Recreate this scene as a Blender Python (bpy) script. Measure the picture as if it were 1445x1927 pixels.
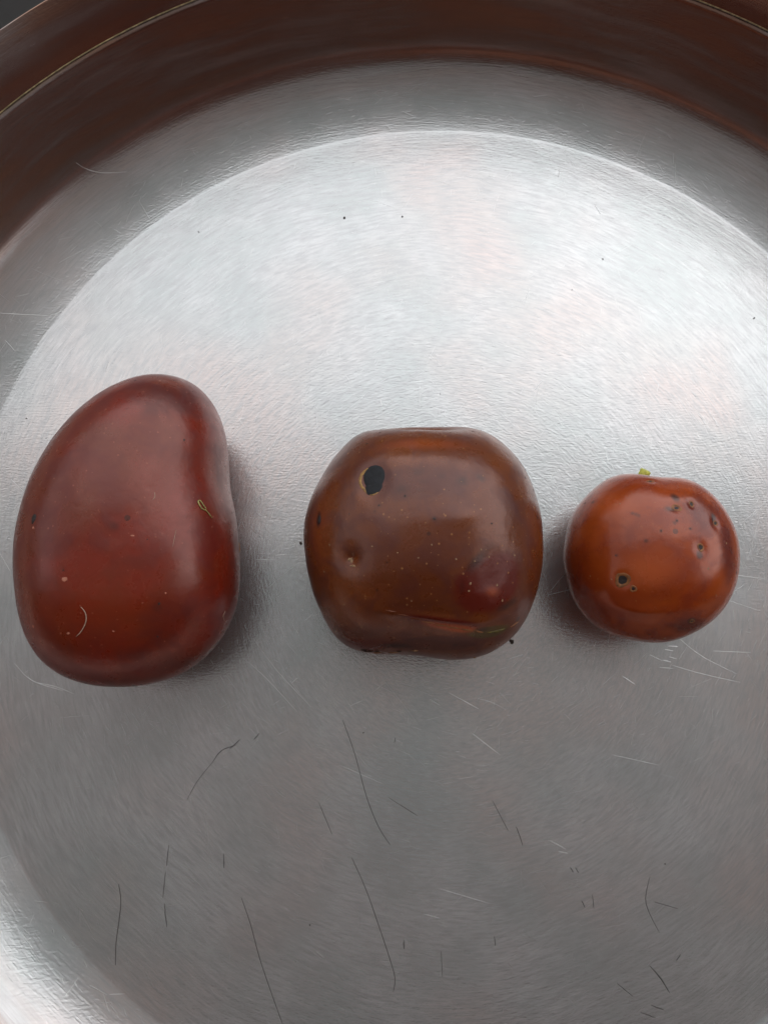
import bpy, bmesh, math, random
import numpy as np
from mathutils import Vector, Matrix, noise
from mathutils.bvhtree import BVHTree

for o in list(bpy.data.objects):
    bpy.data.objects.remove(o)
random.seed(7)
rng = np.random.RandomState(11)
S = bpy.context.scene
COL = S.collection
PI = math.pi

# ------------------------------------------------------------------ camera
CAM_H = 0.14
FPX, PW, PH = 1400.0, 1445.0, 1927.0            # focal length in photo pixels, photo size
ROT = Matrix(((0.9997380204253435, -0.0021885370621302206, -0.02278378417961093),
              (-0.0021885370621302206, 0.9817172980809737, -0.19033222783890363),
              (0.02278378417961093, 0.19033222783890363, 0.9814553185063172)))
cd = bpy.data.cameras.new('camera')
cam = bpy.data.objects.new('camera', cd)
COL.objects.link(cam)
cam.matrix_world = Matrix.Translation((0, 0, CAM_H)) @ ROT.to_4x4()
cd.sensor_fit = 'VERTICAL'
cd.sensor_height = 36.0
cd.lens = 36.0 * FPX / PH
cd.clip_start = 0.005
cd.clip_end = 200
S.camera = cam

# ------------------------------------------------------------------ sky and sun (thin bright overcast)
SUN_Z, SUN_AZ = math.radians(34), math.radians(42)       # from the zenith; clockwise from +Y
w = bpy.data.worlds.new('World')
S.world = w
w.use_nodes = True
nt = w.node_tree
bg = nt.nodes['Background']
sky = nt.nodes.new('ShaderNodeTexSky')
sky.sky_type = 'NISHITA'
sky.sun_disc = False
sky.sun_elevation = PI / 2 - SUN_Z
sky.sun_rotation = SUN_AZ
sky.air_density = 1.0
sky.dust_density = 0.3
hs = nt.nodes.new('ShaderNodeHueSaturation')
hs.inputs['Saturation'].default_value = 0.2
nt.links.new(sky.outputs[0], hs.inputs['Color'])
nt.links.new(hs.outputs[0], bg.inputs[0])
bg.inputs[1].default_value = 0.12
sd = bpy.data.lights.new('sun', 'SUN')
sd.energy = 1.0
sd.angle = math.radians(125)
sd.color = (1.0, 0.985, 0.96)
sun = bpy.data.objects.new('sun', sd)
COL.objects.link(sun)
sdir = Vector((math.sin(SUN_Z) * math.sin(SUN_AZ), math.sin(SUN_Z) * math.cos(SUN_AZ), math.cos(SUN_Z)))
sun.rotation_euler = sdir.to_track_quat('Z', 'Y').to_euler()
sun.location = sdir * 3
S.view_settings.view_transform = 'Standard'
S.view_settings.look = 'None'
S.view_settings.exposure = 1.02
S.view_settings.gamma = 1.0
S.cycles.max_bounces = 10
S.cycles.glossy_bounces = 8
S.cycles.diffuse_bounces = 4
S.cycles.sample_clamp_indirect = 6


# ------------------------------------------------------------------ helpers
def tag(o, label=None, cat=None, group=None, kind=None):
    if label: o['label'] = label
    if cat: o['category'] = cat
    if group: o['group'] = group
    if kind: o['kind'] = kind
    return o


def mesh_obj(name, verts, faces, mat=None, parent=None, smooth=True, loc=(0, 0, 0)):
    me = bpy.data.meshes.new(name)
    L = Vector(loc)
    me.from_pydata([tuple(Vector(v) - L) for v in verts], [], faces)
    me.update()
    if smooth:
        me.polygons.foreach_set('use_smooth', [True] * len(me.polygons))
    if mat: me.materials.append(mat)
    o = bpy.data.objects.new(name, me)
    COL.objects.link(o)
    o.location = L
    if parent:
        o.parent = parent
        o.location = L - parent.matrix_world.translation if parent.matrix_world.translation.length else L - Vector(parent.location)
    return o


def empty(name, loc):
    o = bpy.data.objects.new(name, None)
    o.empty_display_size = 0.005
    COL.objects.link(o)
    o.location = loc
    return o


def pix_dir(px, py):
    d = ROT @ Vector(((px - PW / 2) / FPX, -(py - PH / 2) / FPX, -1.0))
    return d.normalized()


def on_plane(px, py, h=0.0):
    """point of the plane z = h that the photograph shows at (px, py)"""
    d = pix_dir(px, py)
    t = (CAM_H - h) / -d.z
    return Vector((0, 0, CAM_H)) + d * t


class Nodes:
    def __init__(self, name):
        self.m = bpy.data.materials.new(name)
        self.m.use_nodes = True
        self.t = self.m.node_tree
        self.bsdf = self.t.nodes['Principled BSDF']
        self.out = self.t.nodes['Material Output']

    def n(self, kind, **kw):
        x = self.t.nodes.new('ShaderNode' + kind)
        for k, v in kw.items():
            if k.startswith('i_'):
                key = k[2:]
                key = int(key) if key.isdigit() else key.replace('_', ' ')
                if isinstance(v, bpy.types.NodeSocket): self.t.links.new(v, x.inputs[key])
                else: x.inputs[key].default_value = v
            else:
                setattr(x, k, v)
        return x

    def math(self, op, a, b=None, c=None, clamp=False):
        x = self.t.nodes.new('ShaderNodeMath')
        x.operation = op
        x.use_clamp = clamp
        for i, v in enumerate((a, b, c)):
            if v is None: continue
            if isinstance(v, bpy.types.NodeSocket): self.t.links.new(v, x.inputs[i])
            else: x.inputs[i].default_value = v
        return x.outputs[0]

    def mix(self, f, a, b, mode='MIX'):
        x = self.t.nodes.new('ShaderNodeMix')
        x.data_type = 'RGBA'
        x.blend_type = mode
        for k, v in ((0, f), (6, a), (7, b)):
            if isinstance(v, bpy.types.NodeSocket): self.t.links.new(v, x.inputs[k])
            else: x.inputs[k].default_value = v if not isinstance(v, tuple) or len(v) == 4 else (*v, 1)
        return x.outputs[2]

    def ramp(self, f, lo, hi, a=0.0, b=1.0):
        x = self.t.nodes.new('ShaderNodeMapRange')
        x.interpolation_type = 'SMOOTHSTEP'
        self.t.links.new(f, x.inputs[0])
        for i, v in ((1, lo), (2, hi), (3, a), (4, b)): x.inputs[i].default_value = v
        return x.outputs[0]

    def noise(self, vec, scale, detail=2, rough=.5, dist=0):
        x = self.n('TexNoise')
        if vec is not None: self.t.links.new(vec, x.inputs['Vector'])
        x.inputs['Scale'].default_value = scale
        x.inputs['Detail'].default_value = detail
        x.inputs['Roughness'].default_value = rough
        x.inputs['Distortion'].default_value = dist
        return x.outputs['Fac']

    def set(self, key, v):
        s = self.bsdf.inputs[key]
        if isinstance(v, bpy.types.NodeSocket): self.t.links.new(v, s)
        else: s.default_value = v if not (isinstance(v, tuple) and len(v) == 3 and len(getattr(s, 'default_value', v)) == 4) else (*v, 1)
        return self

    def bump(self, h, strength, dist, prev=None):
        b = self.n('Bump')
        b.inputs['Strength'].default_value = strength
        b.inputs['Distance'].default_value = dist
        self.t.links.new(h, b.inputs['Height'])
        if prev is not None: self.t.links.new(prev, b.inputs['Normal'])
        return b.outputs[0]


def plain(name, col, rough=.6, metal=0.0, var=.25, scale=400, bump=.3, bd=.0001):
    k = Nodes(name)
    v = k.n('TexCoord').outputs['Object']
    f = k.noise(v, scale, 4, .6)
    d = tuple(c * (1 - var) for c in col)
    l = tuple(min(1, c * (1 + var)) for c in col)
    k.set('Base Color', k.mix(k.ramp(f, .3, .7), d, l)).set('Roughness', rough).set('Metallic', metal)
    if bump: k.set('Normal', k.bump(f, bump, bd))
    return k.m
BLOCK_Z, BLOCK_Y, N_SCR = 2.3, .60, 6000
FR = {
    "kidney": {"c": [-0.03873, 0.01996], "g": [16.92, 16.73, 16.78, 16.98, 17.21, 17.5, 18.07, 19.15, 20.79, 22.71, 24.52, 25.96, 27.0, 27.65, 27.9, 27.68, 27.03, 26.11, 25.11, 24.13, 23.17, 22.24, 21.38, 20.63, 19.96, 19.35, 18.8, 18.37, 18.09, 17.92, 17.78, 17.7, 17.75, 17.99, 18.35, 18.74, 19.14, 19.68, 20.42, 21.34, 22.29, 23.14, 23.83, 24.37, 24.73, 24.9, 24.9, 24.81, 24.71, 24.63, 24.54, 24.39, 24.14, 23.78, 23.33, 22.77, 22.11, 21.36, 20.56, 19.76, 19.03, 18.39, 17.83, 17.32], "hz": 0.0165, "n": 2.1}, 
    "round": {"c": [0.00932, 0.0187], "g": [19.34, 19.43, 19.57, 19.73, 19.91, 20.13, 20.35, 20.49, 20.57, 20.61, 20.61, 20.53, 20.3, 19.97, 19.67, 19.52, 19.51, 19.58, 19.72, 19.96, 20.28, 20.55, 20.62, 20.48, 20.24, 20.03, 19.92, 19.87, 19.85, 19.83, 19.82, 19.78, 19.69, 19.62, 19.64, 19.77, 19.96, 20.16, 20.4, 20.71, 21.03, 21.17, 21.0, 20.5, 19.86, 19.28, 18.89, 18.74, 18.83, 19.14, 19.61, 20.11, 20.54, 20.85, 21.04, 21.08, 20.94, 20.65, 20.31, 20.02, 19.81, 19.62, 19.46, 19.34], "hz": 0.0184, "n": 2.04}, 
    "small": {"c": [0.04868, 0.01689], "g": [14.47, 14.58, 14.68, 14.74, 14.78, 14.81, 14.88, 14.95, 15.0, 15.02, 15.0, 14.89, 14.69, 14.4, 14.14, 14.03, 14.13, 14.4, 14.7, 14.94, 15.04, 15.01, 14.91, 14.8, 14.76, 14.76, 14.74, 14.64, 14.46, 14.31, 14.24, 14.27, 14.3, 14.29, 14.27, 14.34, 14.5, 14.7, 14.86, 14.96, 15.02, 15.07, 15.08, 15.01, 14.88, 14.74, 14.65, 14.62, 14.63, 14.64, 14.63, 14.6, 14.56, 14.56, 14.58, 14.61, 14.61, 14.57, 14.51, 14.46, 14.43, 14.41, 14.39, 14.4], "hz": 0.013, "n": 2.08}}

# ------------------------------------------------------------------ setting: ground, table, added blockers out of view
def box(name, lo, hi, mat, parent=None, loc=None, bev=0.0):
    bm = bmesh.new()
    bmesh.ops.create_cube(bm, size=1)
    c = [(a + b) / 2 for a, b in zip(lo, hi)]
    s = [b - a for a, b in zip(lo, hi)]
    for v in bm.verts: v.co = Vector((v.co.x * s[0], v.co.y * s[1], v.co.z * s[2]))
    if bev: bmesh.ops.bevel(bm, geom=bm.edges[:], offset=bev, segments=2, affect='EDGES')
    me = bpy.data.meshes.new(name)
    bm.to_mesh(me); bm.free()
    me.materials.append(mat)
    o = bpy.data.objects.new(name, me)
    COL.objects.link(o)
    o.location = Vector(c) - (Vector(parent.location) if parent else Vector())
    o.parent = parent
    return o


M_paving = plain('pale_paving', (.66, .66, .64), .85, scale=3, var=.2, bump=.2, bd=.003)
_k = Nodes('blocker_underside')  # added blocker's underside: pink and cool blotches put in for the steel to mirror
_v = _k.n('TexCoord').outputs['Object']
_c = _k.mix(_k.ramp(_k.noise(_v, 1.5, 2, .5), .45, .58), (.78, .86, .87), (.86, .72, .72))
_k.set('Base Color', _k.mix(_k.ramp(_k.noise(_v, 3.1, 3, .6), .4, .65, 0, .45), _c, (.55, .57, .56))).set('Roughness', .85)
M_blocker = _k.m
M_wood = plain('dark_table_wood', (.012, .009, .007), .8, scale=30, var=.4, bump=.3, bd=.0005)
tag(box('ground', (-30, -30, -.85), (30, 30, -.75), M_paving), kind='structure')
M_brown = plain('brown_backdrop', (.075, .020, .011), .9, scale=6, var=.4, bump=.2, bd=.002)
M_brown.node_tree.nodes['Principled BSDF'].inputs['Specular IOR Level'].default_value = .05
M_strip = plain('reddish_strip', (.34, .13, .07), .9, scale=5, var=.3, bump=.2, bd=.002)
tag(box('added_sky_blocker', (-2.6, -1.5, BLOCK_Z), (2.6, BLOCK_Y, BLOCK_Z + .08), M_blocker), kind='structure')  # added unseen slab; hides half the sky so the near floor reflects darker
tag(box('added_brown_backdrop', (-8, -1.6, -.75), (8, -1.5, BLOCK_Z + .08), M_brown), kind='structure')  # added out of view, so the pan's side mirrors something dark brown
M_horizon = plain('dark_horizon_blocker', (.18, .18, .16), .95, scale=3, var=.5, bump=.3, bd=.01)
M_horizon.node_tree.nodes['Principled BSDF'].inputs['Specular IOR Level'].default_value = .1
tag(box('added_horizon_blocker', (-7, 5.2, -.75), (7, 5.5, 1.3), M_horizon), kind='structure')  # added unseen slab that cuts low sky out of the fruit highlights
for sx in (-1, 1):
    tag(box('added_horizon_blocker', (sx * 7.15 - .15, -1.5, -.75), (sx * 7.15 + .15, 5.2, 1.5), M_horizon), kind='structure')  # the same added blocker on the left and right
tag(box('added_reflection_strip', (-4.5, -1.498, .70), (.35, -1.44, 1.15), M_strip), kind='structure')  # added unseen strip; makes a lighter brown band in the steel's reflection
PZ = -.0012          # underside of the pan
table = empty('table', (0, -.05, PZ - .75 + .0012))
table.location = (0, -.05, -.75)
tag(table, 'dark wooden table under the steel pan', 'table')
box('tabletop', (-.3, -.25, PZ - .028), (.3, .25, PZ), M_wood, table, bev=.002)
for sx in (-1, 1):
    for sy in (-1, 1):
        box('leg', (sx * .26 - .025, sy * .22 - .025, -.75), (sx * .26 + .025, -.025 + sy * .22 + .025, PZ - .028), M_wood, table, bev=.002)

# ------------------------------------------------------------------ steel pan
PC = Vector((0.0169, 0.01694, 0))
PR = 0.09294


def steel(name, rough_lo, rough_hi, streak=1.0):
    k = Nodes(name)
    co = k.n('TexCoord').outputs['Object']
    warp = k.n('TexNoise', noise_dimensions='3D')
    k.t.links.new(co, warp.inputs['Vector'])
    warp.inputs['Scale'].default_value = 38
    warp.inputs['Detail'].default_value = 1
    ofs = k.n('VectorMath', operation='MULTIPLY_ADD')
    k.t.links.new(warp.outputs['Color'], ofs.inputs[0])
    ofs.inputs[1].default_value = (.004, .004, 0)
    k.t.links.new(co, ofs.inputs[2])
    sp = k.n('SeparateXYZ'); k.t.links.new(ofs.outputs[0], sp.inputs[0])
    X, Y = sp.outputs[0], sp.outputs[1]
    s0 = k.n('SeparateXYZ'); k.t.links.new(co, s0.inputs[0])
    Z = s0.outputs[2]
    r = k.math('SQRT', k.math('ADD', k.math('MULTIPLY', X, X), k.math('ADD', k.math('MULTIPLY', Y, Y), 1e-5)))
    ux, uy = k.math('DIVIDE', X, r), k.math('DIVIDE', Y, r)
    rz = k.math('ADD', r, Z)

    def polar(kang, krad):
        c = k.n('CombineXYZ')
        k.t.links.new(k.math('MULTIPLY', ux, kang), c.inputs[0])
        k.t.links.new(k.math('MULTIPLY', uy, kang), c.inputs[1])
        k.t.links.new(k.math('MULTIPLY', rz, krad), c.inputs[2])
        return c.outputs[0]
    fine = k.noise(polar(26, 4200), 1, 3, .65)
    mid = k.noise(polar(20, 2200), 1, 3, .6)
    broad = k.noise(polar(5, 160), 1, 3, .6)
    # straight short rubbing marks crossing the turning lines
    mp = k.n('Mapping'); k.t.links.new(co, mp.inputs[0])
    mp.inputs['Rotation'].default_value = (0, 0, .35)
    mp.inputs['Scale'].default_value = (500, 3000, 400)
    cross = k.noise(mp.outputs[0], 1, 2, .6)
    mp2 = k.n('Mapping'); k.t.links.new(co, mp2.inputs[0])
    mp2.inputs['Rotation'].default_value = (0, 0, -.25)
    mp2.inputs['Scale'].default_value = (900, 2600, 400)
    cross2 = k.noise(mp2.outputs[0], 1, 2, .6)
    grain = k.noise(co, 2600, 2, .6)
    patch = k.noise(co, 55, 4, .6)
    patch2 = k.noise(co, 22, 3, .55)
    c1 = k.mix(k.ramp(patch, .35, .68), (.46, .485, .475), (.575, .58, .575))
    c2 = k.mix(k.ramp(patch2, .42, .66), c1, (.565, .50, .475))
    c3 = k.mix(k.ramp(mid, .3, .75, 0, .8 * streak), c2, (.43, .43, .43))
    c4 = k.mix(k.ramp(fine, .55, .8, 0, .6 * streak), c3, (.68, .68, .67))
    # streaky brown reflection painted into the side wall's colour, darkening the upturn
    refl_n = k.noise(polar(3.2, 260), 1, 4, .6, .3)
    wall_refl = k.math('MULTIPLY', k.ramp(Z, .0006, .0115), k.ramp(refl_n, .25, .62, .55, 1.0))
    c5 = k.mix(wall_refl, c4, k.mix(k.ramp(refl_n, .4, .7), (.25, .18, .155), (.33, .20, .145)))
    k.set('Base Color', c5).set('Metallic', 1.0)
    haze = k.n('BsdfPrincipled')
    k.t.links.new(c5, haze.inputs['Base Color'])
    haze.inputs['Metallic'].default_value = 1.0
    haze.inputs['Roughness'].default_value = .62
    ms = k.n('MixShader')
    ms.inputs[0].default_value = .19
    k.t.links.new(k.bsdf.outputs[0], ms.inputs[1])
    k.t.links.new(haze.outputs[0], ms.inputs[2])
    k.t.links.new(ms.outputs[0], k.out.inputs['Surface'])
    rr = k.math('ADD', k.ramp(patch, .3, .7, rough_lo, rough_hi), k.math('MULTIPLY', k.math('SUBTRACT', mid, .5), .12 * streak))
    k.set('Roughness', rr)
    k.set('Anisotropic', .08)
    tg = k.n('Tangent', direction_type='RADIAL', axis='Z')
    k.t.links.new(tg.outputs[0], k.bsdf.inputs['Tangent'])
    h = k.math('ADD', k.math('MULTIPLY', fine, 1.0), k.math('MULTIPLY', mid, 1.6))
    h = k.math('ADD', h, k.math('MULTIPLY', k.math('ADD', cross, cross2), .8))
    h = k.math('ADD', h, k.math('MULTIPLY', grain, .9))
    b = k.bump(h, .31 * streak, .00005)
    b = k.bump(broad, .06, .0003, b)
    k.set('Normal', b)
    k.t.links.new(b, haze.inputs['Normal'])
    return k.m


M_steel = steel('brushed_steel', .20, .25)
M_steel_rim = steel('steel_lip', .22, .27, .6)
M_glint = plain('bright_scratch_steel', (.64, .64, .63), .5, 1.0, .1, 900, 0)
M_groove = plain('dark_groove', (.11, .105, .10), .6, .7, .25, 900, 0)


def lathe(name, prof, mat, parent, seg=256, jitter=0):
    V, F = [], []
    for j, (r, z) in enumerate(prof):
        if r == 0:
            V.append((PC.x, PC.y, z)); continue
        for i in range(seg):
            a = 2 * PI * i / seg
            V.append((PC.x + r * math.cos(a), PC.y + r * math.sin(a), z))
    start = []
    n = 0
    for r, z in prof:
        start.append((n, 1 if r == 0 else seg)); n += 1 if r == 0 else seg
    for j in range(len(prof) - 1):
        (a, na), (b, nb) = start[j], start[j + 1]
        for i in range(seg):
            i2 = (i + 1) % seg
            if na == 1: F.append((a, b + i, b + i2))
            elif nb == 1: F.append((a + i, b, a + i2))
            else: F.append((a + i, b + i, b + i2, a + i2))
    return mesh_obj(name, V, F, mat, parent, loc=PC)


pan = empty('steel_pan', PC + Vector((0, 0, PZ)))
tag(pan, 'round brushed stainless steel pan with scratched flat bottom holding three fruits', 'pan')
T = .0010
prof = [(0, 0.0)] + [(PR * i / 24, 0.0) for i in range(1, 24)]
prof += [(PR - .0010, 0.00003), (PR - .0004, 0.00007), ]
# the side: a slow upturn off the floor, then a steep wall; (distance out in mm, slope in degrees)
TILT = [(0, 12.8), (3, 18), (6, 24.5), (9, 31), (11.5, 36), (13.3, 49), (14.1, 72), (14.5, 76)]
zc, uc, steps = .00009, 0.0, 58
for i in range(steps + 1):
    u = 14.5 * i / steps
    zc += (u - uc) / 1000 * math.tan(math.radians(float(np.interp(max(u - .125, 0), *zip(*TILT)))))
    uc = u
    prof.append((PR + u / 1000, zc))
r0, z0 = prof[-1]
LH = .0234
for i in range(1, 13):
    t = i / 12
    prof.append((r0 + (.11194 - r0) * t, z0 + (LH - z0) * t))
r1 = prof[-1][0]
# body closes through the outside skin
outer = [(r + T * (.2 if r < PR * .9 else 1), z - T) for r, z in reversed(prof[:])]
outer = [(r, max(z, PZ)) for r, z in outer]
outer[-1] = (0, PZ)
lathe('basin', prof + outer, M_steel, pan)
# lip: a dull seam line, then the flared brim with a tight roll
M_seam = plain('tarnished_seam', (.36, .28, .15), .5, .9, .4, 1500, .5, .0001)
seam = [(r1 + .00002, LH + .00004), (r1 - .00003, LH + .00014), (r1 + .00006, LH + .00022), (r1 + .00018, LH + .0002), (r1 + .0003, LH + .00010)]
lathe('rim_seam', seam, M_seam, pan)
lip = [(r1 + .0001, LH + .0001), (r1 + .0006, LH + .0011), (r1 + .0042, LH + .0084)]
rr_, zz_ = lip[-1]
for i in range(1, 9):
    a = math.radians(140) - math.radians(260) * i / 8
    lip.append((rr_ + .00014 + .0002 * math.cos(a), zz_ - .00014 + .0002 * math.sin(a)))
lip += [(r1 + .0042, LH + .0060), (r1 + .0014, LH - .0006)]
lathe('rim_lip', lip, M_steel_rim, pan)


# --- scratches on the pan floor: raised burrs, each a low ridge along a bent path
def ridge(path, wid, hgt, z=.0, taper=True):
    """path: list of (x, y); returns verts, faces of a ridge with a roof-shaped section"""
    V, F = [], []
    n = len(path)
    for i, (x, y) in enumerate(path):
        a, b = path[max(0, i - 1)], path[min(n - 1, i + 1)]
        tx, ty = b[0] - a[0], b[1] - a[1]
        l = math.hypot(tx, ty) or 1
        nx, ny = -ty / l, tx / l
        k = math.sin(PI * (i + .35) / (n - .3)) ** .5 if taper else 1
        for s, e in ((1, 0), (0, hgt * k), (-1, 0)):
            vx, vy = x + s * nx * wid * k / 2, y + s * ny * wid * k / 2
            V.append((vx, vy, z + e + pan_z(vx, vy)))
        if i:
            p, q = 3 * (i - 1), 3 * i
            F += [(p, q, q + 1, p + 1), (p + 1, q + 1, q + 2, p + 2)]
    return V, F


def smooth_path(pts, n=14, wob=0.0):
    out = []
    P = [pts[0]] + list(pts) + [pts[-1]]
    segs = len(pts) - 1
    for s in range(segs):
        p0, p1, p2, p3 = P[s], P[s + 1], P[s + 2], P[s + 3]
        m = max(2, n // segs)
        for i in range(m + (1 if s == segs - 1 else 0)):
            t = i / m
            out.append(tuple(.5 * ((2 * p1[d]) + (-p0[d] + p2[d]) * t + (2 * p0[d] - 5 * p1[d] + 4 * p2[d] - p3[d]) * t * t + (-p0[d] + 3 * p1[d] - 3 * p2[d] + p3[d]) * t ** 3)
                             + (random.uniform(-wob, wob) if wob else 0) for d in range(2)))
    return out


PROF_R = [p[0] for p in prof[:-12]]
PROF_Z = [p[1] for p in prof[:-12]]


def pan_z(x, y):
    return float(np.interp(math.hypot(x - PC.x, y - PC.y), PROF_R, PROF_Z))


def on_pan(px, py):
    z = 0.0
    for _ in range(8):
        p = on_plane(px, py, z)
        z = pan_z(p.x, p.y)
    return (p.x, p.y)


def floor_path(pix, n=12, wob=0.0):
    return smooth_path([on_pan(*p) for p in pix], n, wob)


bright = [  # px polylines, width px
    ([(0, 589), (50, 592), (97, 594)], 1.5), ([(28, 1248), (60, 1280), (120, 1300)], 1.2), ([(62, 1283), (105, 1292), (140, 1306)], 1.0),
    ([(482, 1053), (518, 1053)], 1.1), ([(519, 1045), (541, 1043)], 1.2), ([(1278, 1202), (1320, 1235), (1385, 1268)], 1.3),
    ([(1265, 1252), (1320, 1268), (1392, 1284)], 1.1), ([(1340, 1225), (1412, 1228)], 1.0), ([(1380, 1082), (1445, 1090)], 1.0),
    ([(1256, 1216), (1274, 1217)], 3.0), ([(1250, 1222), (1266, 1225)], 2.2), ([(1222, 1232), (1246, 1244)], 1.4), ([(1246, 1242), (1262, 1246)], 2.2),
    ([(1240, 1256), (1266, 1258)], 1.4), ([(1170, 1272), (1194, 1288)], 2.6), ([(1258, 1236), (1272, 1240)], 1.6),
    ([(560, 1276), (548, 1286)], 1.8), ([(808, 1316), (828, 1328)], 1.8), ([(845, 1304), (900, 1334)], 1.4), ([(888, 1380), (940, 1420)], 1.2),
    ([(808, 1276), (830, 1274)], 1.2), ([(700, 1304), (726, 1284)], 1.2), ([(660, 1328), (682, 1318)], 1.2),
    ([(1035, 1582), (1064, 1598)], 1.4), ([(1050, 1602), (1068, 1606)], 1.5), ([(595, 1790), (610, 1802)], 1.2), ([(826, 1672), (920, 1700)], 1.0),
    ([(798, 1720), (828, 1728)], 1.2), ([(1052, 320), (1050, 334)], 2.4), ([(1118, 386), (1130, 404)], 1.6), ([(716, 752), (718, 765)], 2.4),
    ([(790, 722), (789, 770)], 1.2), ([(1012, 728), (1004, 778)], 1.2), ([(1020, 716), (1004, 736)], 2.0), ([(568, 752), (572, 790)], 1.3),
    ([(596, 765), (597, 800)], 1.1), ([(524, 862), (545, 845), (568, 838)], 1.8), ([(205, 680), (198, 700)], 1.4), ([(1288, 1180), (1340, 1140), (1400, 1100)], .9),
    ([(1262, 1128), (1330, 1120), (1430, 1150)], .9), ([(996, 540), (985, 575)], 1.2), ([(1150, 1090), (1030, 1120)], .9), ([(476, 1200), (520, 1260), (585, 1330)], .9),
    ([(460, 1240), (500, 1275), (560, 1340)], .8), ([(20, 900), (60, 940)], .9), ([(0, 1040), (20, 1075)], 1.0), ([(120, 300), (170, 300), (222, 289)], 1.0),
    ([(1150, 1420), (1240, 1440)], .8), ([(640, 1440), (720, 1475)], .8), ([(560, 1060), (500, 1110)], .9), ([(1400, 980), (1445, 940)], .9)]
bright.append(([(10, 640), (20, 650), (28, 660)], .9))
for pts, wpx in bright:
    pth = floor_path(pts, 10, .00001)
    V, F = ridge(pth, wpx * .00007, wpx * .000007)
    o = mesh_obj('scratch', [(x, y, z + .00001) for x, y, z in V], F, M_glint, pan, smooth=False, loc=V[1])
dark = [([(1222, 1818), (1240, 1838), (1259, 1868)], 3.2), ([(1224, 1892), (1248, 1900)], 2.4), ([(1204, 1905), (1232, 1915)], 2.0),
        ([(1222, 1650), (1214, 1690), (1222, 1720), (1240, 1755)], 1.6), ([(1230, 1697), (1275, 1710)], 1.5), ([(926, 1506), (956, 1564)], 1.4),
        ([(1094, 1695), (1100, 1708)], 1.8), ([(1114, 1684), (1117, 1710)], 1.5), ([(1073, 1632), (1078, 1642)], 2.4), ([(1082, 1633), (1088, 1642)], 1.8),
        ([(760, 1770), (760, 1786)], 3.0), ([(930, 1762), (932, 1780)], 1.6), ([(352, 1506), (372, 1470), (402, 1432)], 1.1), ([(400, 1435), (418, 1412), (446, 1402)], 1.8),
        ([(432, 1410), (452, 1392)], 2.0), ([(478, 1392), (488, 1380)], 1.8), ([(318, 1590), (314, 1630)], 1.6), ([(312, 1640), (307, 1690)], 1.6), ([(310, 1700), (314, 1745)], 2.0),
        ([(421, 1606), (422, 1634)], 1.8), ([(600, 1510), (625, 1570)], 1.2), ([(730, 1500), (785, 1535)], 1.2), ([(744, 1388), (742, 1398)], 1.4),
        ([(1272, 1808), (1280, 1796)], 1.4), ([(830, 1790), (832, 1840)], 1.2), ([(1160, 1850), (1190, 1875)], 1.6)]
for pts, wpx in dark:
    V, F = ridge(floor_path(pts, 10, .00004 if wpx > 1.7 else .00001), wpx * .00008, .000010)
    mesh_obj('scratch', [(x, y, z + .00001) for x, y, z in V], F, M_groove, pan, smooth=False, loc=V[1])['label'] = 'dark rub mark on the pan floor'
# the fine network that nobody could count
V, F = [], []
for i in range(N_SCR):
    r = (PR + .009) * math.sqrt(random.random())
    a = random.uniform(0, 2 * PI)
    x, y = PC.x + r * math.cos(a), PC.y + r * math.sin(a)
    tang = a + PI / 2
    d = tang + random.gauss(0, .28) if random.random() < .75 else random.uniform(0, PI)
    l = min(.012, random.lognormvariate(math.log(.0013), .6))
    cur = random.gauss(0, 25)
    pth = []
    for j in range(4):
        pth.append((x, y))
        x += math.cos(d) * l / 3; y += math.sin(d) * l / 3; d += cur * l / 3
    if max(math.hypot(p[0] - PC.x, p[1] - PC.y) for p in pth) > PR + .010: continue
    wd = random.uniform(.00002, .00005)
    v, f = ridge(pth, wd, wd * random.uniform(.02, .09), z=.000004)
    n = len(V)
    V += v; F += [tuple(q + n for q in t) for t in f]
tag(mesh_obj('fine_scratches', V, F, M_fine if 'M_fine' in globals() else plain('fine_scratch_steel', (.56, .56, .55), .3, 1.0, .1, 900, 0), pan, smooth=False, loc=PC), kind='stuff')

# ------------------------------------------------------------------ fruits

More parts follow.
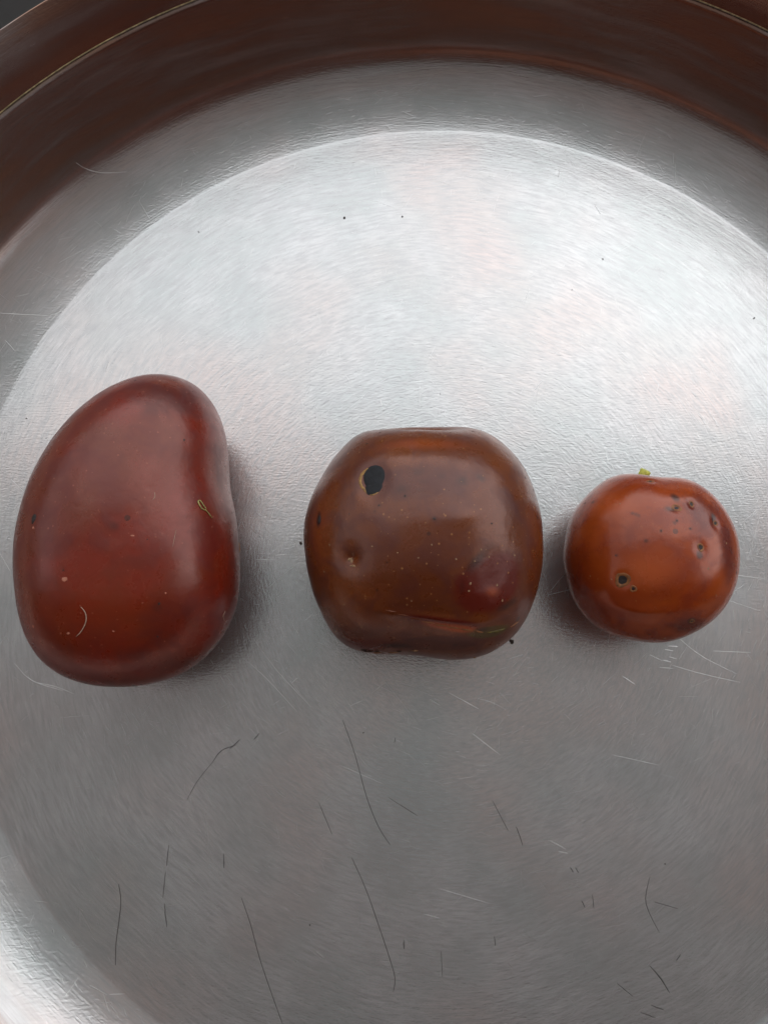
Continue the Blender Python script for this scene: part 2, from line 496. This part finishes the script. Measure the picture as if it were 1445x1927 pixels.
def fruit_skin(name, ca, cb, cc, lent, rough, dots=1.0, seed=0.0, haze=.0):
    k = Nodes(name)
    co = k.n('TexCoord').outputs['Object']
    mp = k.n('Mapping'); k.t.links.new(co, mp.inputs[0]); mp.inputs['Location'].default_value = (seed, seed * .7, seed * 1.3)
    v = mp.outputs[0]
    n1 = k.noise(v, 60, 3, .55)
    n2 = k.noise(v, 210, 4, .6, .4)
    n3 = k.noise(v, 900, 3, .6)
    col = k.mix(k.ramp(n1, .36, .64), ca, cb)
    col = k.mix(k.ramp(n2, .42, .66, 0, .75), col, cc)
    col = k.mix(k.ramp(n3, .35, .7, 0, .25), col, cb)
    at = lambda nm: k.n('Attribute', attribute_name=nm).outputs['Fac']
    wob = k.math('MULTIPLY', k.math('SUBTRACT', n2, .5), 1.4)
    def mask(nm, lo=.25, hi=.6):
        a = at(nm)
        return k.ramp(k.math('ADD', a, k.math('MULTIPLY', wob, k.math('MULTIPLY', a, k.math('SUBTRACT', 1.15, a)))), lo, hi)
    col = k.mix(k.math('MULTIPLY', mask('red'), .9), col, (.085, .007, .004))
    col = k.mix(k.math('MULTIPLY', mask('purple'), .6), col, (.045, .011, .012))
    col = k.mix(k.math('MULTIPLY', mask('olive'), .8), col, (.055, .045, .006))
    col = k.mix(k.math('MULTIPLY', mask('orange', .1, .9), .8), col, (.40, .075, .012))
    col = k.mix(k.math('MULTIPLY', mask('dark', .2, .7), .85), col, (.016, .008, .007))
    col = k.mix(k.math('MULTIPLY', mask('pale', .3, .8), .8), col, (.38, .17, .08))
    # lenticels: small pale corky dots of uneven size
    vo = k.n('TexVoronoi', feature='F1'); k.t.links.new(v, vo.inputs['Vector'])
    vo.inputs['Scale'].default_value = 1150
    vo.inputs['Randomness'].default_value = 1.0
    sc = k.n('SeparateColor'); k.t.links.new(vo.outputs['Color'], sc.inputs[0])
    size = k.math('MULTIPLY', k.math('POWER', sc.outputs[0], 1.7), .19)
    dot = k.math('LESS_THAN', vo.outputs['Distance'], size)
    dots_f = k.math('MULTIPLY', k.math('MULTIPLY', dot, k.ramp(n1, .3, .6, .35, 1)), dots * .5)
    col = k.mix(dots_f, col, lent)
    # sparse dark specks
    vd = k.n('TexVoronoi', feature='F1'); k.t.links.new(v, vd.inputs['Vector'])
    vd.inputs['Scale'].default_value = 260
    s2 = k.n('SeparateColor'); k.t.links.new(vd.outputs['Color'], s2.inputs[0])
    dk = k.math('LESS_THAN', k.math('ADD', vd.outputs['Distance'], k.math('MULTIPLY', wob, .1)), k.math('MULTIPLY', k.math('POWER', s2.outputs[1], 9.0), .14))
    dk = k.math('MULTIPLY', dk, .7)
    col = k.mix(dk, col, (.02, .008, .006))
    k.set('Base Color', col)
    rf = k.math('ADD', k.ramp(n2, .3, .7, rough - .05, rough + .06), k.math('MULTIPLY', k.math('SUBTRACT', n3, .5), .12))
    k.set('Roughness', rf)
    k.set('IOR', 1.62)
    k.set('Specular Tint', (1.0, .74, .68))
    k.set('Subsurface Weight', .06)
    k.set('Subsurface Radius', (.004, .0012, .0006))
    k.set('Subsurface Scale', .5)
    k.set('Sheen Weight', haze)
    k.set('Sheen Roughness', .5)
    h = k.math('ADD', k.math('MULTIPLY', n3, .8), k.math('MULTIPLY', dots_f, .9))
    b = k.bump(h, .35, .00007)
    b = k.bump(n2, .22, .0003, b)
    k.set('Normal', b)
    return k.m


def cube_sphere(n=110):
    V, idx, F = [], {}, []
    def add(p):
        key = tuple(round(c * 4 * n) for c in p)
        if key not in idx:
            idx[key] = len(V); V.append(p)
        return idx[key]
    for ax in range(3):
        for sg in (-1, 1):
            grid = [[0] * (n + 1) for _ in range(n + 1)]
            for i in range(n + 1):
                for j in range(n + 1):
                    a, b = math.tan((2 * i / n - 1) * PI / 4), math.tan((2 * j / n - 1) * PI / 4)
                    p = [0, 0, 0]; p[ax] = sg; p[(ax + 1) % 3] = a * sg; p[(ax + 2) % 3] = b
                    grid[i][j] = add(tuple(p))
            for i in range(n):
                for j in range(n):
                    F.append((grid[i][j], grid[i + 1][j], grid[i + 1][j + 1], grid[i][j + 1]))
    A = np.array(V, float)
    A /= np.linalg.norm(A, axis=1)[:, None]
    return A, F


CS_V, CS_F = cube_sphere()


class Fruit:
    def __init__(self, key, mat, lump=.0002):
        d = FR[key]
        self.c = np.array([d['c'][0], d['c'][1], d['hz']])
        g = np.array(d['g']) / 1000
        hz, n = d['hz'], d['n']
        D = CS_V
        phi = np.arctan2(D[:, 1], D[:, 0]) % (2 * np.pi)
        ph = np.arange(len(g) + 1) * 2 * np.pi / len(g)
        G = np.interp(phi, ph, np.append(g, g[0]))
        # periodic cubic-like smoothing by Fourier evaluation
        C = np.fft.rfft(g) / len(g)
        G = C[0].real + sum(2 * (C[m] * np.exp(1j * m * phi)).real for m in range(1, 9 if key == 'kidney' else 14))
        G2 = C[0].real + sum(2 * (C[m] * np.exp(1j * m * phi)).real for m in range(1, 3))
        s = np.hypot(D[:, 0], D[:, 1]); z = D[:, 2]
        t = (s ** n + abs(z) ** n) ** (-1 / n)
        rho = s * t
        wgt = np.clip(rho / .75, 0, 1); wgt = wgt * wgt * (3 - 2 * wgt)
        Ge = G2 * (1 - wgt) + G * wgt
        self.P = np.stack([self.c[0] + Ge * np.cos(phi) * rho, self.c[1] + Ge * np.sin(phi) * rho, hz * (1 + z * t)], 1)
        # gentle lumps of the flesh, and fine puckers
        for q, amp, sc in ((0, lump, 75), (1, lump * .28, 260), (2, lump * .07, 900)):
            off = Vector((len(key) * 1.7 + q * 3, q * 5.1, 2.3))
            nz = np.array([noise.noise(Vector(p) * sc + off) for p in self.P])
            self.P = self.P + (self.P - self.c) / np.linalg.norm(self.P - self.c, axis=1)[:, None] * (nz * amp)[:, None]
        self.mat = mat
        self.attr = {k: np.zeros(len(D)) for k in ('red', 'purple', 'olive', 'orange', 'dark', 'pale')}
        self.bvh()

    def bvh(self):
        self.tree = BVHTree.FromPolygons([tuple(p) for p in self.P], CS_F)

    def hit(self, px, py):
        """surface point and normal where the photograph shows (px, py)"""
        loc, nor, _, _ = self.tree.ray_cast(Vector((0, 0, CAM_H)), pix_dir(px, py))
        if loc is None:
            d = pix_dir(px, py); o = Vector((0, 0, CAM_H))
            q = o + d * ((Vector(self.c) - o).dot(d))
            loc, nor, _, _ = self.tree.find_nearest(q)
        if nor.dot(loc - Vector(self.c)) < 0: nor = -nor
        return loc, nor

    def dist(self, c, ex=(1, 1), ang=0.0, nor=None):
        """elliptical distance in the tangent plane at c; ex in metres"""
        c = np.array(c); nor = np.array(nor)
        up = np.array([0, 1, 0.]) - nor * nor[1]
        if np.linalg.norm(up) < .15: up = np.array([0, 0, 1.]) - nor * nor[2]
        up /= np.linalg.norm(up); rt = np.cross(up, nor)
        u = np.cos(ang) * rt + np.sin(ang) * up; v = -np.sin(ang) * rt + np.cos(ang) * up
        q = self.P - c
        return np.sqrt((q @ u / ex[0]) ** 2 + (q @ v / ex[1]) ** 2 + (q @ nor / max(ex)) ** 2)

    def dent(self, px, py, ex, depth, ang=0.0, power=2):
        c, n = self.hit(px, py)
        e = self.dist(c, ex, ang, n)
        self.P = self.P - np.outer(np.exp(-e ** power) * depth, np.array(n))

    def dent_at(self, direction, ex, depth, power=2):
        d = Vector(direction).normalized()
        c, n, _, _ = self.tree.ray_cast(Vector(self.c), d)
        e = self.dist(c, ex, 0, d)
        self.P = self.P - np.outer(np.exp(-e ** power) * depth, np.array(d))
        return c, d

    def paint(self, name, px, py, ex, amount=1.0, ang=0.0, power=2):
        c, n = self.hit(px, py)
        e = self.dist(c, ex, ang, n)
        self.attr[name] = np.maximum(self.attr[name], amount * np.exp(-e ** power))

    def build(self, name, label, cat):
        self.P[:, 2] -= self.P[:, 2].min() - .00002
        self.bvh()
        base = (float(self.c[0]), float(self.c[1]), 0.00002)
        self.root = empty(name, base)
        tag(self.root, label, cat)
        o = mesh_obj('skin', self.P.tolist(), CS_F, self.mat, self.root, loc=base)
        for k, a in self.attr.items():
            at = o.data.attributes.new(k, 'FLOAT', 'POINT')
            at.data.foreach_set('value', a.astype(np.float32))
        self.skin = o
        return self

    def patch(self, name, px, py, rx, ry, mat, ang=0.0, lift=.00005, dome=.00008, rough=.12, parent=None, rings=4, seg=20, hollow=0.0, label=None):
        """a thin scab lying on the skin; hollow > 0 makes a ring"""
        c, n = self.hit(px, py)
        n = n.normalized()
        up = Vector((0, 1, 0)) - n * n.y
        if up.length < .15: up = Vector((0, 0, 1)) - n * n.z
        up.normalize(); rt = up.cross(n)
        V, F = [], []
        ph = random.uniform(0, 9)
        rad = [1 + rough * (math.sin(2 * a + ph) + .7 * math.sin(3 * a + 2 * ph) + .5 * random.uniform(-1, 1)) for a in [2 * PI * i / seg for i in range(seg)]]
        for j in range(rings + 1):
            t = hollow + (1 - hollow) * j / rings
            for i in range(seg):
                a = 2 * PI * i / seg
                u, v = rx * t * rad[i] * math.cos(a), ry * t * rad[i] * math.sin(a)
                p = c + rt * (u * math.cos(ang) - v * math.sin(ang)) + up * (u * math.sin(ang) + v * math.cos(ang))
                h, hn, _, _ = self.tree.ray_cast(p + n * .004, -n)
                if h is None: h = p
                prof = math.sin(PI * j / rings) if hollow else 1 - t ** 3
                V.append(tuple(h + n * (-.00003 if j == rings or (hollow and j == 0) else lift + dome * prof)))
        for j in range(rings):
            for i in range(seg):
                i2 = (i + 1) % seg
                F.append((j * seg + i, (j + 1) * seg + i, (j + 1) * seg + i2, j * seg + i2))
        if not hollow: F.append(tuple(range(seg)))
        par = parent or self.root
        o = mesh_obj(name, V, F, mat, None, loc=tuple(c))
        o.parent = par
        base = Vector(self.root.location)
        o.location = c - base if par == self.root else c - base - Vector(par.location)
        if label: o['label'] = label
        return o


px = .00009     # one photo pixel on a fruit's upper side, metres
M_black = plain('black_rot', (.008, .009, .011), .8, 0, .5, 900, .8, .0001)
M_tan = plain('tan_scar', (.21, .08, .022), .6, 0, .35, 1500, .7, .00008)
M_ring = plain('ochre_ring', (.27, .14, .035), .6, 0, .5, 1800, .7, .00008)
M_pit = plain('dark_pit', (.014, .008, .006), .6, 0, .4, 1500, .6, .0001)
M_crust = plain('pale_crust', (.25, .145, .075), .75, 0, .45, 2500, 1.0, .0001)
M_stalk = plain('green_stalk', (.55, .56, .10), .55, 0, .25, 1500, .4, .0001)

# --- the kidney-shaped fruit on the left
sk = fruit_skin('red_brown_skin', (.165, .015, .006), (.125, .018, .005), (.095, .008, .006), (.42, .15, .09), .30, .8, 1.0, .0)
f1 = Fruit('kidney', sk, .00014)
f1.dent(212, 1010, (.0016, .0012), .00007)
f1.dent(100, 1080, (.0030, .0034), -.00012)
f1.dent(125, 1035, (.0026, .002), .00010)
f1.paint('dark', 120, 1068, (.0012, .0009), .4)
f1.paint('dark', 212, 1015, (.0026, .0014), .30)
f1.paint('dark', 296, 1142, (.0012, .0014), .42)
f1.paint('dark', 215, 990, (.0012, .0012), .4)
f1.paint('purple', 330, 1180, (.010, .006), .45)
f1.paint('orange', 190, 1130, (.015, .010), .30)
f1.paint('purple', 320, 745, (.013, .006), .55)
f1.paint('purple', 415, 900, (.004, .016), .45)
f1.paint('purple', 330, 1250, (.014, .004), .5)
f1.build('kidney_shaped_fruit', 'large kidney-shaped dark red fruit, the leftmost of the three', 'fruit')
f1.patch('dark_spot', 64, 976, 6 * px, 9 * px, M_pit, dome=.00003)
for q in ((120, 1073, 3, 2), (278, 1015, 2, 2), (347, 828, 3, 4), (297, 1198, 3, 2.5), (300, 1136, 3, 4), (255, 716, 4, 1.5), (363, 737, 2, 2), (397, 756, 2, 2), (424, 878, 2, 3), (429, 888, 2, 2), (421, 845, 1.6, 3), (422, 838, 1.6, 2), (432, 928, 2, 2), (433, 942, 2, 2), (437, 965, 2, 4)):
    f1.patch('speck', q[0], q[1], q[2] * px * .8, q[3] * px * .8, M_pit, lift=.00001, dome=.00002, rings=2, seg=8)
f1.patch('scar', 451, 1030, 3 * px, 11 * px, M_tan, dome=.0001)
for q in ((63, 993, 3, 3), (129, 1192, 4, 3), (63, 1179, 2.5, 4), (122, 1090, 7, 5), (214, 1188, 2.5, 2), (250, 1008, 4, 2), (312, 1116, 2, 2)):
    f1.patch('pale_fleck', q[0], q[1], q[2] * px, q[3] * px, plain('pale_fleck', (.42, .16, .10), .6, 0, .2, 2000, 0) if 'M_fleck' not in globals() else M_fleck, lift=.00001, dome=.00002, rings=2, seg=8)

# --- the round blemished fruit in the middle
sk = fruit_skin('brown_skin', (.140, .036, .008), (.105, .025, .007), (.070, .017, .012), (.42, .20, .07), .30, 1.0, 4.2, .0)
f2 = Fruit('round', sk, .0002)
f2.dent_at((-.06, 1, .34), (.0052, .0030), .0030)
f2.dent_at((-.05, -1, -.3), (.0040, .0036), .0009)
f2.dent(657, 1048, (.0024, .0022), .00055)
f2.dent(657, 1052, (.0008, .0007), .0005)
f2.dent(930, 1085, (.0058, .0050), .00055, .4, 2)
f2.dent(830, 1166, (.0075, .0008), -.00022, -.22)
f2.dent(703, 905, (.0024, .0031), .00035, 0, 4)
f2.dent(870, 975, (.004, .0016), -.0002, .1)
f2.dent(760, 940, (.006, .005), .0002)
f2.dent(760, 865, (.009, .002), -.00015)
f2.paint('purple', 790, 905, (.0105, .0040), .62, 0, 3)
f2.paint('purple', 935, 1080, (.0072, .0058), .25, .5, 3)
f2.paint('dark', 900, 1055, (.0034, .0013), .65, .8)
f2.paint('dark', 955, 1140, (.0030, .0010), .6, .5)
f2.paint('orange', 930, 1115, (.0016, .0010), .5)
f2.paint('purple', 660, 1190, (.010, .003), .5)
f2.paint('purple', 960, 960, (.004, .005), .5)
f2.paint('dark', 640, 870, (.0030, .0016), .3)
f2.paint('dark', 870, 1110, (.0008, .0026), .45)
f2.dent(925, 1095, (.0014, .0022), .00008, .3)
f2.dent(950, 1100, (.0010, .0020), -.00006, -.2)
f2.dent(905, 1120, (.0018, .0010), -.00006, .2)
f2.paint('red', 925, 1100, (.0060, .0046), 1.0, .4, 3)
f2.paint('red', 835, 1172, (.0062, .0012), .9, -.22, 3)
f2.paint('orange', 850, 1181, (.0044, .0009), 1.0, -.22, 3)
f2.paint('red', 690, 1215, (.006, .0025), .7, 0, 3)
f2.paint('purple', 820, 1212, (.009, .0022), .85, 0, 4)
f2.paint('olive', 920, 1190, (.0038, .0013), 1.0, .2, 3)
f2.paint('dark', 745, 1215, (.0035, .0009), .75, -.1)
f2.paint('dark', 905, 1185, (.0018, .0008), .6)
f2.paint('dark', 600, 978, (.0007, .0014), .9)
f2.paint('dark', 657, 1045, (.0012, .0012), .5)
f2.paint('orange', 600, 1000, (.004, .007), .35)
f2.paint('orange', 800, 835, (.009, .002), .45)
f2.paint('red', 640, 900, (.004, .004), .35)
for a, b, s in ((786, 888, .0011), (755, 920, .001), (792, 905, .0010), (790, 922, .0012), (832, 896, .001), (870, 905, .0012), (762, 934, .0005), (817, 976, .0005), (713, 951, .0005), (706, 956, .0005), (705, 962, .0004), (731, 957, .0006), (905, 900, .001), (715, 890, .0010), (950, 985, .0012)):
    f2.paint('dark', a, b, (s * random.uniform(.9, 1.7), s * random.uniform(.7, 1.2)), random.uniform(.35, .6))
f2.build('round_blemished_fruit', 'squat brown round fruit with black rot spot, between the other two', 'fruit')
sp = f2.patch('rot_ring', 698, 905, 20 * px, 28 * px, M_ring, lift=.00001, dome=.00005, rough=.07, ang=.15, hollow=.72)
sp['label'] = 'thin tan ring round the black spot'
f2.patch('rot_spot', 704, 898, 19.5 * px, 23 * px, M_black, lift=.00007, dome=.00012, rough=.035, rings=6, seg=28, label='large bluish black rot spot')
f2.patch('rot_spot', 703, 917, 15 * px, 15 * px, M_black, lift=.00006, dome=.0001, rough=.05, rings=5, seg=22, label='small lobe under the large black spot')
f2.patch('dark_spot', 601, 978, 4 * px, 9 * px, M_pit, dome=.00002)
f2.patch('dimple_scar', 660, 1054, 4 * px, 5 * px, M_crust, dome=.00008, rough=.3)
f2.patch('dimple_scar', 664, 1065, 5 * px, 2.5 * px, M_crust, dome=.00005, rough=.3)
for q in ((690, 835, 4, 2), (890, 812, 4, 2), (715, 814, 3, 1.5), (790, 818, 3, 1.5), (938, 827, 3, 2), (981, 868, 3, 4), (988, 899, 2.5, 4), (1003, 922, 2, 3), (762, 933, 2.2, 2.2), (817, 976, 2.5, 2), (713, 951, 2, 2), (925, 985, 3, 1.6), (975, 860, 2, 3), (847, 814, 3, 1.5)):
    f2.patch('speck', q[0], q[1], q[2] * px, q[3] * px, M_pit, lift=.00001, dome=.00002, rings=2, seg=8)
for q in ((935, 1101, 2.2, 3), (885, 1098, 3, 3), (882, 1112, 2.5, 2.5), (893, 1056, 2.5, 2), (945, 1130, 2.5, 3), (648, 1138, 3, 1.6), (680, 1180, 3, 3), (610, 1076, 2, 2.4), (858, 1052, 2.2, 2.2), (700, 1028, 2, 2), (748, 1040, 1.8, 1.8), (787, 1050, 1.8, 1.8), (905, 1034, 2, 2), (920, 1048, 2, 2), (620, 1025, 2, 2), (774, 1131, 1.8, 1.8), (968, 1045, 2, 2.5), (812, 1025, 1.6, 2)):
    f2.patch('pale_fleck', q[0], q[1], q[2] * px, q[3] * px, M_crust, lift=.00001, dome=.00002, rings=2, seg=8)
# crease: a narrow pale line along the fold
for i in range(8):
    t = i / 7
    f2.patch('crease', 735 + 165 * t, 1150 + 38 * t + 5 * math.sin(t * 3), 13 * px, (1.0 + 1.4 * t) * px, M_tan if t > .3 else sk, lift=.00002, dome=.00005, ang=-.20, rings=2, seg=10, rough=.1)
for i in range(9):
    f2.patch('calyx_crust', 690 + random.uniform(-10, 110), 1224 + random.uniform(-4, 4), random.uniform(3, 9) * px, random.uniform(1.2, 3) * px, M_crust if i % 2 else M_pit, dome=.00012, rings=2, seg=9, rough=.35)
f2.patch('calyx_crust', 893, 1237, 4 * px, 3 * px, M_crust, dome=.0001, rough=.3, rings=2, seg=9)
f2.patch('green_tear', 935, 1188, 17 * px, 3.5 * px, plain('olive_tear', (.10, .075, .012), .6, 0, .4, 1500, .6, .0001), dome=.00004, ang=.35, rough=.25)
f2.patch('green_tear', 968, 1175, 12 * px, 1.5 * px, M_tan, dome=.00004, ang=.6, rough=.2)

# --- the small round fruit on the right
sk = fruit_skin('orange_brown_skin', (.30, .052, .007), (.23, .034, .006), (.16, .020, .008), (.55, .28, .12), .25, .35, 8.7, .0)
f3 = Fruit('small', sk, .00016)
f3.dent_at((.0, 1, .15), (.0030, .0022), .0008)
f3.dent(1171, 1091, (.0011, .0013), .00035)
f3.dent(1271, 956, (.0013, .0010), .0003)
f3.dent(1300, 949, (.0006, .0008), .0003)
f3.dent(1345, 985, (.0007, .0009), .0003)
f3.dent(1317, 1031, (.0009, .0010), .0003)
f3.dent(1223, 905, (.001, .0006), .0002)
f3.dent(1225, 1150, (.009, .0010), -.00015)
f3.dent(1110, 1150, (.003, .004), .0004)
f3.paint('orange', 1210, 1075, (.0065, .0035), .75)
f3.paint('orange', 1150, 950, (.005, .003), .6)
f3.paint('red', 1320, 960, (.006, .006), .55)
f3.paint('red', 1370, 1040, (.0035, .008), .6)
f3.paint('dark', 1270, 937, (.0009, .0014), .75, .2)
f3.paint('dark', 1262, 957, (.0016, .0008), .65)
f3.paint('dark', 1316, 1044, (.0007, .0009), .8)
f3.paint('dark', 1342, 975, (.0006, .0012), .8)
f3.paint('dark', 1300, 1168, (.0009, .0006), .85)
f3.paint('purple', 1300, 1180, (.006, .003), .6)
f3.paint('dark', 1223, 897, (.0016, .0006), .6)
for a, b in ((1196, 968), (1201, 970), (1190, 966), (1243, 999), (1273, 980), (1298, 995), (1160, 1045), (1215, 1018), (1268, 984), (1115, 945)):
    f3.paint('dark', a, b, (.0005, .0005), .55)
f3.build('small_round_fruit', 'small glossy orange-brown fruit with pitted marks and a green stalk, the rightmost', 'fruit')


def pit(x, y, r1x, r1y, r2x, r2y, ang=0.0):
    ring = f3.patch('pit_scar', x, y, r1x * px, r1y * px, M_tan, lift=.00001, dome=.00006, rough=.10, ang=ang, hollow=.45)
    f3.patch('pit_core', x, y, r2x * px, r2y * px, M_pit, lift=.00002, dome=.00003, rough=.1, ang=ang, parent=ring, rings=3, seg=14)


pit(1171, 1091, 13.5, 15, 9.5, 11.5)
pit(1191, 1108, 6, 7, 3.2, 3.4)
pit(1272, 956, 11, 6.5, 4, 3.6, -.2)
pit(1300, 949, 4.5, 7, 3.2, 5, .25)
pit(1345, 985, 5, 6, 3, 4)
pit(1317, 1030, 6.5, 8, 4.5, 6)
pit(1223, 906, 8, 4, 3.5, 2)
pit(1301, 1169, 8, 4, 4.5, 3)
for q in ((1100, 947, 4, 3), (1385, 1078, 2.5, 6), (1243, 999, 1.8, 2.4), (1273, 980, 2, 2), (1158, 1045, 2, 1.6), (1298, 995, 1.8, 2.2)):
    f3.patch('speck', q[0], q[1], q[2] * px, q[3] * px, M_pit, lift=.00001, dome=.00002, rings=2, seg=8)
for q in ((1074, 1024, 1.8, 2), (1110, 1084, 1.8, 1.8), (1332, 1070, 2.2, 3), (1366, 1022, 1.8, 3), (1166, 948, 2, 1.6), (1347, 1120, 1.8, 1.8), (1380, 1062, 1.6, 2), (1150, 1090, 1.8, 1.5), (1250, 1201, 4, 3), (1180, 1201, 7, 2)):
    f3.patch('pale_fleck', q[0], q[1], q[2] * px, q[3] * px, M_crust, lift=.00001, dome=.00002, rings=2, seg=8)


def tube(path, radii, seg=8, cap=True):
    V, F = [], []
    n = len(path)
    path = [Vector(p) for p in path]
    for i, p in enumerate(path):
        t = (path[min(n - 1, i + 1)] - path[max(0, i - 1)]).normalized()
        s = Vector((0, 0, 1)) if abs(t.z) < .9 else Vector((1, 0, 0))
        u = t.cross(s).normalized(); v = u.cross(t)
        r = radii[i] if isinstance(radii, (list, tuple)) else radii
        for k in range(seg):
            a = 2 * PI * k / seg
            V.append(tuple(p + u * r * math.cos(a) + v * r * math.sin(a)))
        if i:
            for k in range(seg):
                k2 = (k + 1) % seg
                F.append(((i - 1) * seg + k, (i - 1) * seg + k2, i * seg + k2, i * seg + k))
    if cap: F += [tuple(range(seg))[::-1], tuple(range((n - 1) * seg, n * seg))]
    return V, F


c, n, _, _ = f3.tree.ray_cast(Vector(f3.c), Vector((-.06, 1, .0)))
tip = on_plane(1215, 885, c.z + .0006)
root_p = Vector((c.x, c.y - .0012, c.z - .0002))
pts = [root_p.lerp(tip, t) for t in (0, .3, .6, .85, .97, 1.0)]
V, F = tube(pts, [.0007, .0008, .0009, .00096, .00096, .00082], 14)
so = mesh_obj('stalk', V, F, M_stalk, None, loc=tuple(c))
so.parent = f3.root
so.location = c - Vector(f3.root.location)

# ------------------------------------------------------------------ hairs, scraps and crumbs
M_hair = plain('dark_hair', (.030, .022, .019), .45, 0, .2, 1200, 0)
M_fibre = plain('pale_fibre', (.42, .30, .22), .7, 0, .2, 2000, 0)
M_crumb = plain('dark_crumb', (.045, .030, .022), .8, 0, .5, 3000, .8, .0001)
hairs = [([(645, 1355), (668, 1420), (690, 1500), (712, 1555), (734, 1590)], .000055, 'long dark hair curving on the pan floor below the middle fruit'),
         ([(662, 1614), (688, 1672), (712, 1740), (732, 1800), (743, 1840), (740, 1866)], .000055, 'long dark hair near the bottom centre, bent back at its end'),
         ([(224, 1664), (228, 1695), (225, 1730), (219, 1775), (218, 1816)], .00006, 'short dark hair standing upright in view at the lower left'),
         ([(455, 1690), (472, 1740), (488, 1800), (508, 1860), (532, 1927), (548, 1970)], .00005, 'faint dark hair running off the bottom edge left of centre'),
         ([(971, 1556), (977, 1572), (983, 1591)], .00006, 'very short dark hair right of centre below the fruits')]
for pts, r, lab in hairs:
    r *= .8
    pth = floor_path(pts, 28)
    nn = len(pth)
    rad = [r * (.35 + .65 * math.sin(PI * (i + .5) / nn) ** .4) for i in range(nn)]
    V, F = tube([(x, y, r + .00001) for x, y in pth], rad, 6)
    V = [(x, y, z + pan_z(x, y)) for x, y, z in V]
    tag(mesh_obj('hair', V, F, M_hair, None, loc=(pth[0][0], pth[0][1], 0)), lab, 'hair', 'loose hairs on the pan floor')


def drape(fr, pix, r, mat, name, lift=0.0, n=14):
    pth = smooth_path(pix, n)
    pts = []
    for i, (x, y) in enumerate(pth):
        c, nn = fr.hit(x, y)
        pts.append(c + nn * (r * .8 + lift * math.sin(PI * i / (len(pth) - 1))))
    V, F = tube(pts, [r * (.4 + .6 * math.sin(PI * (i + .5) / len(pts))) for i in range(len(pts))], 6)
    return mesh_obj(name, V, F, mat, None, loc=tuple(pts[0]))


tag(drape(f1, [(153, 1142), (161, 1152), (163, 1168), (155, 1186), (144, 1198)], .000075, M_fibre, 'fibre'), 'curved pale fibre stuck low on the left fruit', 'fibre')
tag(drape(f1, [(291, 926), (292, 934), (288, 941)], .00004, M_fibre, 'fibre'), 'tiny pale fibre on the middle of the left fruit', 'fibre')
tag(drape(f1, [(332, 997), (329, 1010), (325, 1030)], .00003, M_fibre, 'fibre'), 'thin straight pale fibre right of centre on the left fruit', 'fibre')
tag(drape(f1, [(424, 1150), (420, 1158), (422, 1167), (426, 1170)], .00005, M_fibre, 'fibre'), 'short pale fibre at the lower right edge of the left fruit', 'fibre')
# the little split scrap of green husk
M_husk = plain('pale_green_husk', (.30, .26, .085), .6, 0, .35, 1500, .4, .0001)
husk = empty('husk_scrap', (0, 0, 0))
c, nn = f1.hit(385, 957)
husk.location = c
tag(husk, 'tiny pale green husk scrap stuck on the right flank of the left fruit', 'husk')
for pix, r in (([(373, 942), (377, 943), (383, 952), (388, 958)], .000115), ([(373, 942), (373, 946), (379, 957), (388, 961)], .000115), ([(386, 958), (392, 966), (399, 975)], .00009)):
    o = drape(f1, pix, r, M_husk, 'husk_blade', n=8)
    o.parent = husk
    o.location = Vector(o.location) - c


def crumb(x, y, r, lab, z=None):
    r *= .8
    p = on_plane(x, y, r)
    bm = bmesh.new()
    bmesh.ops.create_icosphere(bm, subdivisions=2, radius=r)
    s = (random.uniform(.8, 1.5), random.uniform(.6, 1), .75)
    for v in bm.verts:
        v.co = Vector((v.co.x * s[0], v.co.y * s[1], v.co.z * s[2])) * random.uniform(.75, 1.2)
    zm = min(v.co.z for v in bm.verts)
    me = bpy.data.meshes.new('crumb'); bm.to_mesh(me); bm.free()
    me.materials.append(M_crumb)
    o = bpy.data.objects.new('crumb', me); COL.objects.link(o)
    o.location = (p.x, p.y, -zm + .00001)
    o.rotation_euler = (0, 0, random.uniform(0, 3))
    return tag(o, lab, 'crumb', 'dark crumbs on the pan floor')


for x, y, r, lab in ((648, 409, .00026, 'dark crumb on the bright steel, the left of the upper pair'),
                     (757, 407, .00018, 'dark crumb on the bright steel, the right of the upper pair'),
                     (1419, 598, .00024, 'dark crumb on the bright steel at the right edge'),
                     (1134, 487, .00017, 'tiny dark crumb on the bright steel above the right fruit'),
                     (1076, 545, .00014, 'faint tiny crumb on the bright steel, upper right of centre'),
                     (374, 436, .00015, 'tiny crumb near the upper left edge of the bright steel'),
                     (828, 741, .00013, 'tiny crumb just above the middle fruit'),
                     (566, 1022, .00034, 'brown crumb touching the left side of the middle fruit'),
                     (963, 1207, .00050, 'dark brown crumb at the lower right of the middle fruit'),
                     (489, 1010, .00013, 'tiny crumb between the left and middle fruits'),
                     (50, 787, .00014, 'tiny crumb left above the kidney-shaped fruit'),
                     (1251, 1626, .00013, 'tiny black crumb on the grey steel at the lower right'),
                     (684, 1379, .00013, 'tiny dark crumb beneath the middle fruit beside the long hair'),
                     (583, 1741, .00013, 'tiny dark crumb at the bottom left of centre')):
    crumb(x, y, r, lab)
